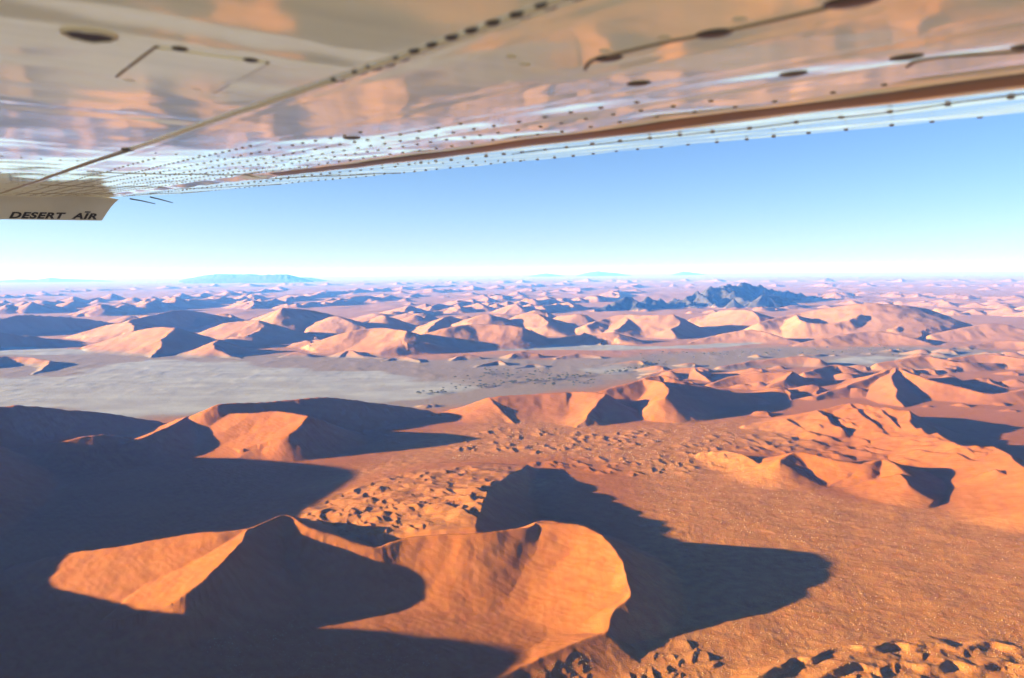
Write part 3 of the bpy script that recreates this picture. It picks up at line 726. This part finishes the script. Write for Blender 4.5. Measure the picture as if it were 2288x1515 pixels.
def tufts():
    V = []; Fc = []
    def put(n, poly, z, s0, s1):
        k = 0; t = 0; us = [p[0] for p in poly]; vs = [p[1] for p in poly]
        while k < n and t < n * 20:
            t += 1; u, v = rt.uniform(min(us), max(us)), rt.uniform(min(vs), max(vs)); ins = False
            for i in range(len(poly)):
                (x1, y1), (x2, y2) = poly[i], poly[(i + 1) % len(poly)]
                if (y1 > v) != (y2 > v) and u < x1 + (v - y1) / (y2 - y1) * (x2 - x1): ins = not ins
            if not ins: continue
            p = at(u, v, z)
            if float(perlin(np.array([p[0] / 45]), np.array([p[1] / 30]), 99)[0]) < rt.uniform(-.5, .45): continue
            k += 1
            gz = ground_z(p[0], p[1]); w = rt.uniform(s0, s1); h = w * rt.uniform(.5, .8); b = len(V); a0 = rt.uniform(0, 6)
            for q in range(5): V.append((p[0] + w * .5 * math.cos(a0 + q * 1.2566) * rt.uniform(.7, 1.2), p[1] + w * .5 * math.sin(a0 + q * 1.2566) * rt.uniform(.7, 1.2), gz - .25))
            V.append((p[0] + rt.uniform(-.2, .2) * w, p[1] + rt.uniform(-.2, .2) * w, gz + h))
            for q in range(5): Fc.append((b + q, b + (q + 1) % 5, b + 5))
    put(2200, [(1380, 1500), (1600, 1400), (1750, 1300), (1900, 1120), (2060, 1150), (2400, 1240), (2400, 1560), (1340, 1560)], 0, .7, 1.9)
    put(700, [(1420, 1130), (1450, 1060), (1640, 1030), (1760, 1090), (1900, 1120), (1850, 1230), (1600, 1180)], 0, .9, 2.4)
    put(250, [(1120, 1530), (1240, 1470), (1320, 1450), (1330, 1520)], 14, .7, 1.3)
    put(900, [(1000, 1030), (1120, 940), (1500, 960), (1650, 940), (1640, 1005), (1500, 1050), (1250, 1015)], 0, 1.5, 3.5)
    put(700, PLAT_POLY, 55, .8, 2.0)
    put(500, [(450, 1440), (600, 1390), (760, 1370), (850, 1400), (1000, 1460), (900, 1515), (500, 1515)], 4, .7, 1.6)
    tag(mesh_obj('grass_tufts', V, Fc, TUFT), 'pale dry grass tufts dotted over the near sand', 'grass', kind='stuff')
tufts()

# ------------------------------------------------------------------ haze: the air itself
def haze_box():
    x0, x1, y0, y1, z0, z1 = -130000, 130000, -125000, 130000, -60, 900
    v = [(x, y, z) for z in (z0, z1) for y in (y0, y1) for x in (x0, x1)]
    f = [(0, 2, 3, 1), (4, 5, 7, 6), (0, 1, 5, 4), (2, 6, 7, 3), (0, 4, 6, 2), (1, 3, 7, 5)]
    m, nt = new_mat('desert_haze')
    out = N(nt, 'ShaderNodeOutputMaterial'); pv = N(nt, 'ShaderNodeVolumePrincipled')
    pv.inputs['Color'].default_value = (.07, .27, 1.0, 1)
    pv.inputs['Absorption Color'].default_value = (1, 1, 1, 1)
    pv.inputs['Density'].default_value = 3.3e-5
    pv.inputs['Anisotropy'].default_value = 0.0
    nt.links.new(pv.outputs[0], out.inputs['Volume'])
    tag(mesh_obj('haze', v, f, m), 'thin blue desert haze over the whole land', 'haze', kind='stuff')
haze_box()

# ------------------------------------------------------------------ the aircraft wing overhead
HW = 0.125                                       # wing skin above the eye, measured along the wing's own up axis
WS = ray(-155, 487)                              # outboard along the span
WC = np.cross(WS, [0, 0, 1.0]); WC /= np.linalg.norm(WC)   # aft
WN = np.cross(WC, WS)                            # up
TIP = 4.9
_cs = np.linspace(-1.0, 2.0, 3001)
def _slope(c):
    s = .05 * sstep(.26, .58, c)
    s = s + (-.13 - .05) * sstep(.705, .725, c) + (.10 + .13) * sstep(.752, .775, c)
    s = s - .10 * sstep(-.2, -.9, c)
    return s
_zs = np.concatenate([[0], np.cumsum(_slope(.5 * (_cs[1:] + _cs[:-1])) * np.diff(_cs))])
_zs -= np.interp(0.0, _cs, _zs)
def prof(c): return np.interp(c, _cs, _zs)
def te_c():
    d = ray(1716, 308); k = (d @ WC) / (d @ WN)
    cs = np.linspace(.5, 1.8, 4000); f = k * (HW + prof(cs)) - cs
    return cs[np.argmax(f < 0)]
C_TE = te_c()
def on_wing(u, v):
    """(span, chord) of the spot on the wing's underside seen at (u, v)"""
    d = ray(u, v); ds, dc, dn = d @ WS, d @ WC, d @ WN
    ks = np.linspace(.05, 9, 18000); f = HW + prof(ks * dc) - ks * dn
    i = np.argmax(f < 0)
    return ks[i] * ds, ks[i] * dc
def skin_z(s_, c_):
    s_, c_ = np.asarray(s_, float), np.asarray(c_, float)
    z = prof(c_) + (.0006 + .0010 * sstep(.35, .8, c_)) * perlin(s_ / .16, c_ / .09, 81) + .0018 * perlin(s_ / .5, c_ / .16, 83) + .00016 * perlin(s_ / .05, c_ / .035, 82)
    for c0 in (.30, .42, .52, .60): z = z + .0003 * np.exp(-((c_ - c0) / .008) ** 2)
    for s0 in RIB_S: z = z + .0009 * np.exp(-((s_ - s0) / .010) ** 2) * sstep(.30, .26, c_)
    return z
RIB_S = [on_wing(350, 62)[0], on_wing(100, 130)[0], on_wing(200, 215)[0], on_wing(260, 255)[0], on_wing(120, 245)[0], on_wing(80, 320)[0], 2.4, 3.1, 3.8]
print('TE', C_TE, 'ribs', [round(x, 2) for x in RIB_S])

wing = bpy.data.objects.new('aircraft_wing', None); COL.objects.link(wing)
wing.matrix_world = Matrix(((WS[0], WC[0], WN[0], 0), (WS[1], WC[1], WN[1], 0), (WS[2], WC[2], WN[2], ALT), (0, 0, 0, 1))) @ Matrix.Translation((0, 0, HW))
tag(wing, 'glossy cream underside of an aircraft wing with rivet rows across the top', 'wing')

def paint(name, col, rough=.1, spec=.5, ior=1.6, metallic=0.0, grime=True):
    m, nt = new_mat(name)
    out = N(nt, 'ShaderNodeOutputMaterial'); b = N(nt, 'ShaderNodeBsdfPrincipled'); nt.links.new(b.outputs[0], out.inputs['Surface'])
    b.inputs['Roughness'].default_value = rough; b.inputs['IOR'].default_value = ior; b.inputs['Metallic'].default_value = metallic
    tc = N(nt, 'ShaderNodeTexCoord').outputs['Object']
    if grime:
        mp = N(nt, 'ShaderNodeMapping'); mp.inputs['Scale'].default_value = (6, 1.2, 1); nt.links.new(tc, mp.inputs[0])
        n = noise(nt, mp.outputs[0], 3.0, 5, .6)
        nt.links.new(mixc(nt, ramp(nt, n, .45, .8), col, tuple(x * .8 for x in col)), b.inputs['Base Color'])
        n2 = noise(nt, tc, 30, 3)
        r = math_node(nt, 'ADD', math_node(nt, 'MULTIPLY', n2, .08), rough - .045); nt.links.new(r, b.inputs['Roughness'])
    else:
        b.inputs['Base Color'].default_value = (*col, 1)
    return m
PAINT = paint('cream_gloss_paint', (.97, .92, .63), .07, ior=2.3)
TIPP = paint('tip_paint', (.55, .50, .42), .45)
DARK = paint('dark_fastener', (.035, .025, .02), .4, grime=False)
RIVET = paint('grimy_rivet', (.16, .11, .08), .35, grime=False)
BROWN = paint('sealant_brown', (.20, .14, .08), .5, grime=False)
LIGHT = paint('cream_hinge', (.62, .55, .36), .3, grime=False)
REFLECTION = paint('brown_reflection', (.13, .08, .055), .3)
BLACK = paint('black_letter', (.012, .008, .014), .5, grime=False)

def skin_part(name, s0, s1, ns, c0, c1, nc, mat, spow=1.6, lip=.004, top=True):
    ss = s0 + (s1 - s0) * np.linspace(0, 1, ns) ** spow; cc = np.linspace(c0, c1, nc)
    S_, C_ = np.meshgrid(ss, cc, indexing='ij')
    Zs = skin_z(S_, C_)
    V = np.stack([S_, C_, Zs], -1).reshape(-1, 3)
    idx = np.arange(ns * nc).reshape(ns, nc)
    Fq = np.stack([idx[:-1, :-1], idx[1:, :-1], idx[1:, 1:], idx[:-1, 1:]], -1).reshape(-1, 4)[:, ::-1]
    # upper skin closes the part into a solid
    tt = (C_ + .75) / (C_TE + .75)
    top_z = np.maximum(Zs + .0015, prof(C_TE) * np.clip(tt, 0, 1) ** 2 + .17 * np.sqrt(np.clip(tt, 0, 1)) * (1 - np.clip(tt, 0, 1)) ** .9 * (1 - .4 * S_ / TIP)) if top else Zs + lip
    V2 = np.stack([S_, C_, top_z], -1).reshape(-1, 3)
    n0 = ns * nc
    rim = np.concatenate([idx[:, 0], idx[-1, 1:], idx[-2::-1, -1], idx[0, -2:0:-1]])
    rq = np.stack([rim, np.roll(rim, -1), np.roll(rim, -1) + n0, rim + n0], -1)
    o = mesh_obj(name, np.vstack([V, V2]), np.vstack([Fq, Fq[:, ::-1] + n0, rq]), mat, wing, smooth=True)
    me = o.data
    sm = np.ones(len(me.polygons), bool); sm[-len(rq):] = False; me.polygons.foreach_set('use_smooth', sm)
    return o
C_HINGE = on_wing(750, 176)[1]
skin_part('wing_skin', -.6, TIP, 230, -.75, C_HINGE - .003, 130, PAINT)
skin_part('flap', -.6, TIP, 230, C_HINGE + .003, C_TE, 170, PAINT)
print('hinge', C_HINGE)

def W3(s_, c_, dz=0.0): return np.array([s_, c_, float(skin_z(s_, c_)) + dz])
def tube(name, pts, r, mat, parent=wing, seg=8, r1=None):
    P = np.array(pts, float); n = len(P); V = []; Fc = []
    for i in range(n):
        t = P[min(i + 1, n - 1)] - P[max(i - 1, 0)]; t /= np.linalg.norm(t)
        a = np.cross(t, [0, 0, 1.0]); a = a / np.linalg.norm(a) if np.linalg.norm(a) > 1e-6 else np.array([1.0, 0, 0]); b = np.cross(t, a)
        ri = r if r1 is None else r + (r1 - r) * i / (n - 1)
        for k in range(seg):
            g = 2 * math.pi * k / seg; V.append(P[i] + (a * math.cos(g) + b * math.sin(g)) * ri)
    for i in range(n - 1):
        for k in range(seg): Fc.append((i * seg + k, i * seg + (k + 1) % seg, (i + 1) * seg + (k + 1) % seg, (i + 1) * seg + k))
    Fc.append(tuple(range(seg))[::-1]); Fc.append(tuple((n - 1) * seg + k for k in range(seg)))
    return mesh_obj(name, V, Fc, mat, parent, smooth=True)
def seam(pix, r, mat, name='seam', n=24):
    q = [on_wing(u, v) for u, v in pix]
    q = catmull(np.array([[a, b, 0] for a, b in q]), n // max(1, len(q) - 1) + 2)
    return tube(name, [W3(a, b, r * .35) for a, b, _ in q], r, mat, seg=6)
def dome(R, h, seg=14):
    V = [(0, 0, -h)]; Fc = []
    for j, (f, g) in enumerate(((.55, .86), (.88, .5), (1.0, 0.0), (1.0, -.35))):
        for k in range(seg):
            a = 2 * math.pi * k / seg; V.append((R * f * math.cos(a), R * f * math.sin(a), -h * g))
    for k in range(seg): Fc.append((0, 1 + (k + 1) % seg, 1 + k))
    for j in range(3):
        for k in range(seg): Fc.append((1 + j * seg + k, 1 + j * seg + (k + 1) % seg, 1 + (j + 1) * seg + (k + 1) % seg, 1 + (j + 1) * seg + k))
    return V, Fc
_fast = {}
def fastener(u, v, R, mat=DARK, name='fastener', h=None, sx=1.0):
    key = (round(R, 4), mat.name, name)
    h = h or R * .3
    if key not in _fast:
        Vd, Fd = dome(R, h); o = mesh_obj(name, Vd, Fd, mat, wing, smooth=True); _fast[key] = o
    else:
        o = _fast[key].copy(); COL.objects.link(o)
    a, b = on_wing(u, v)
    o.location = W3(a, b, 0); o.scale = (sx, 1, 1)
    return o
# hinge line between wing and flap
seam([(1330, -26), (1235, 6), (1000, 88), (755, 174)], .0035, LIGHT, 'hinge')
seam([(748, 178), (520, 256), (292, 333)], .0032, LIGHT, 'hinge')
seam([(284, 336), (140, 385), (0, 432)], .0045, BROWN, 'hinge')
for u, v in ((755, 176), (803, 159), (836, 149), (865, 140), (897, 127), (933, 111), (972, 97), (1015, 80), (1060, 65), (1108, 48), (1163, 31), (1220, 13), (1283, -8)):
    fastener(u, v, .0062, DARK, 'screw', sx=1.25)
for k in range(34):
    t = k / 33; fastener(735 + (300 - 735) * t, 183 + (330 - 183) * t, .0042, LIGHT, 'knuckle')
fastener(285, 333, .011, DARK, 'screw')
# seams round the flap's cover plates, with their fasteners
seam([(1308, 152), (1316, 138), (1345, 126), (1480, 92), (1700, 47), (1980, -18)], .0022, BROWN)
seam([(2028, 150), (2045, 138), (2090, 128), (2180, 121), (2330, 108)], .0022, BROWN)
for u, v, R in ((1360, 127, .0085), (1596, 70, .009), (1905, -2, .011), (1427, 184, .0085), (1772, 164, .0085), (2025, 123, .0085), (785, 307, .012), (2300, 100, .008)):
    fastener(u, v, R, DARK, 'fastener', h=.0022, sx=1.5)
for u, v in ((1352, 112), (1485, 80), (1652, 40), (1172, 143), (1142, 126)):
    fastener(u, v, .0045, LIGHT, 'fastener')
seam([(2340, 205), (2000, 248), (1716, 279), (1400, 315), (1144, 345)], .0012, DARK)
# brown strip in the fold, painting a dark reflection ahead of the trailing edge
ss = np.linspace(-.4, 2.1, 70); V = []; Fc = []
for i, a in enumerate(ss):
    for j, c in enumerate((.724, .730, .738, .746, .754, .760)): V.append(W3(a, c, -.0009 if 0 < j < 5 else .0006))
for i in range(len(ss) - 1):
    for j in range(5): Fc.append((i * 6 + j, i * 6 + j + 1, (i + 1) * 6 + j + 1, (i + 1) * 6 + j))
mesh_obj('reflection_band', V, Fc, REFLECTION, wing, smooth=True)
# inspection hatch
hq = [on_wing(u, v) for u, v in ((350, 105), (597, 138), (480, 206), (262, 173))]
hv = [W3(a, b, -.0012) for a, b in hq] + [W3(a, b, .003) for a, b in hq]
mesh_obj('hatch', hv, [(0, 1, 2, 3), (0, 4, 5, 1), (1, 5, 6, 2), (2, 6, 7, 3), (3, 7, 4, 0)], PAINT, wing)
seam([(352, 104), (262, 173)], .0022, BROWN); seam([(598, 138), (478, 207)], .0022, BROWN)
seam([(262, 174), (370, 190), (478, 207)], .0012, LIGHT)
for u, v in ((402, 108), (560, 133), (290, 178), (440, 198)): fastener(u, v, .006, DARK if v < 150 else LIGHT, 'fastener')  # the two pale ones paint highlights along the hatch's lower edge
# vent: a ragged dark opening in a collar
a0, b0 = on_wing(200, 80)
V = []; Fc = []; rv = random.Random(2); ng = 22
for j, (f, z) in enumerate(((1.14, .0006), (1.08, -.0022), (1.0, -.0022), (.98, -.0012))):
    for k in range(ng):
        g = 2 * math.pi * k / ng; R = .016 * f * (1 + (.10 * math.sin(3 * g + 1) + .07 * math.sin(7 * g)) * (1 if j > 1 else .3))
        V.append((R * math.cos(g), R * math.sin(g), z))
for j in range(3):
    for k in range(ng): Fc.append((j * ng + k, j * ng + (k + 1) % ng, (j + 1) * ng + (k + 1) % ng, (j + 1) * ng + k))
vent = mesh_obj('vent', V, Fc, LIGHT, wing, smooth=True); vent.location = W3(a0, b0)
mesh_obj('opening', [(p[0], p[1], -.0011) for p in V[3 * ng:]], [tuple(range(ng))], BLACK, vent)

# rows of small rivets: one joined part
Vd, Fd = dome(.0025, .0012, 6)
RV = []; RF = []; rq = random.Random(4)
def rivet_row(s0, s1, c0, c1, step, k=1.0):
    L = math.hypot(s1 - s0, c1 - c0); n = max(2, int(L / step))
    for i in range(n):
        t = (i + rq.uniform(-.08, .08)) / (n - 1); p = W3(s0 + (s1 - s0) * t, c0 + (c1 - c0) * t)
        b = len(RV); RV.extend([(p[0] + x * k, p[1] + y * k, p[2] + z * k) for x, y, z in Vd]); RF.extend([tuple(i_ + b for i_ in f) for f in Fd])
for c0, st, s0 in ((.36, .05, 1.7), (.42, .038, 1.3), (.47, .05, 1.0), (.53, .05, .85), (.585, .05, .6), (.635, .045, .55), (.695, .055, .4), (on_wing(1716, 279)[1], .06, .0), (C_TE - .03, .065, .0)):
    rivet_row(s0, TIP - .05, c0, c0, st, 1.7 if c0 > .8 else 1.25)
for s0 in (1.55, 2.2, 2.9, 3.5, 4.1, 4.5, 4.75): rivet_row(s0, s0, .33, C_TE - .05, .035)
for s0 in (1.9, 2.55, 3.3, 3.9, 4.4, 4.7): rivet_row(s0, s0, -.3, C_HINGE - .03, .03)
tag(mesh_obj('rivets', RV, RF, RIVET, wing, smooth=True), kind='stuff')
for s0 in (2.25, 3.3, 4.35): tube('rib_seam', [W3(s0, c, .0005) for c in np.linspace(.32, C_TE - .01, 30)], .0018, BROWN, seg=5)

# drooped wing tip with the operator's name
def on_tip(u, v, s_=TIP):
    d = ray(u, v); k = s_ / (d @ WS); p = d * k
    return p @ WC, p @ WN - HW
prof_px = [(266, 446), (258, 452), (248, 463), (239, 476), (232, 487), (228, 493)]
outl = [on_tip(u, v) for u, v in prof_px] + [on_tip(u, v) for u, v in ((120, 491.5), (0, 490), (-160, 489), (-330, 486), (-420, 470), (-450, 440))]
outl = [(c, min(z, skin_z(TIP, c) + .01)) for c, z in outl]
topc = np.linspace(outl[-1][0] - .01, outl[0][0], 14)[1:-1]
outl += [(c, float(skin_z(TIP, c)) + .012) for c in topc]
V = [(TIP + .004 + .10 * max(0, -z) ** 1.0 * .2, c, z) for c, z in outl] + [(TIP + .022 + .02 * max(0, -z), c, z) for c, z in outl]
n = len(outl)
wtip = mesh_obj('wing_tip', V, [tuple(range(n))[::-1], tuple(range(n, 2 * n))] + [(i, (i + 1) % n, n + (i + 1) % n, n + i) for i in range(n)], TIPP, wing)
tag(wtip, 'drooped cream wing tip lettered DESERT AIR')
def lettering(body, x0, x1, vb, hpx, name='lettering'):
    cu = bpy.data.curves.new('lettering', 'FONT'); cu.body = body; cu.size = 1.0; cu.shear = .35; cu.offset = .045; cu.extrude = .002
    cu.space_character = 1.12
    tmp = bpy.data.objects.new('tmp', cu); COL.objects.link(tmp)
    bpy.context.view_layer.update()
    me = bpy.data.meshes.new_from_object(tmp.evaluated_get(bpy.context.evaluated_depsgraph_get()))
    bpy.data.objects.remove(tmp)
    co = np.empty(len(me.vertices) * 3); me.vertices.foreach_get('co', co); co = co.reshape(-1, 3)
    mn, mx = co.min(0), co.max(0)
    ca, za = on_tip(x0, vb); cb, zb_ = on_tip(x1, vb + 1.5); zt = on_tip((x0 + x1) / 2, vb - hpx)[1]
    h = zt - za
    out = np.empty_like(co); fx = (co[:, 0] - mn[0]) / (mx[0] - mn[0])
    out[:, 1] = ca + (cb - ca) * fx
    out[:, 2] = za + (zb_ - za) * fx + h * (co[:, 1] - mn[1]) / (mx[1] - mn[1])
    out[:, 0] = TIP + .0035 + .02 * np.maximum(0, -out[:, 2]) * 1.0 - .001 - co[:, 2] * .2
    me.vertices.foreach_set('co', out.ravel()); me.update()
    me.materials.append(BLACK)
    o = bpy.data.objects.new(name, me); COL.objects.link(o); o.parent = wtip
    return o
lettering('DESERT', 20, 149, 488, 13)
lettering('AIR', 160, 217, 489, 13)
ca, za = on_tip(189, 475); cb, zb_ = on_tip(202, 475); dzm = on_tip(195, 472.3)[1] - za
sb = TIP + .002 + .02 * max(0, -za)
mesh_obj('lettering', [(sb, ca, za), (sb, cb, za), (sb, cb + .002, za + dzm), (sb, ca + .004, za + dzm)], [(0, 1, 2, 3)], BLACK, wtip)
# static wicks trailing from the edge
for (u0, v0), (u1, v1), (u2, v2) in (((290, 444), (318, 449), (347, 455.5)), ((335, 440), (360, 446), (386, 453))):
    s_ = on_wing(u0, v0 - 3)[0]; s_ = min(s_, TIP - .1)
    d0 = ray(u0, v0); k = s_ / (d0 @ WS)
    pts = []
    for u, v in ((u0, v0), (u1, v1), (u2, v2)):
        d_ = ray(u, v); p = d_ * (s_ / (d_ @ WS)); pts.append((p @ WS, p @ WC, p @ WN - HW))
    tube('static_wick', pts, .0038, DARK, r1=.0022)
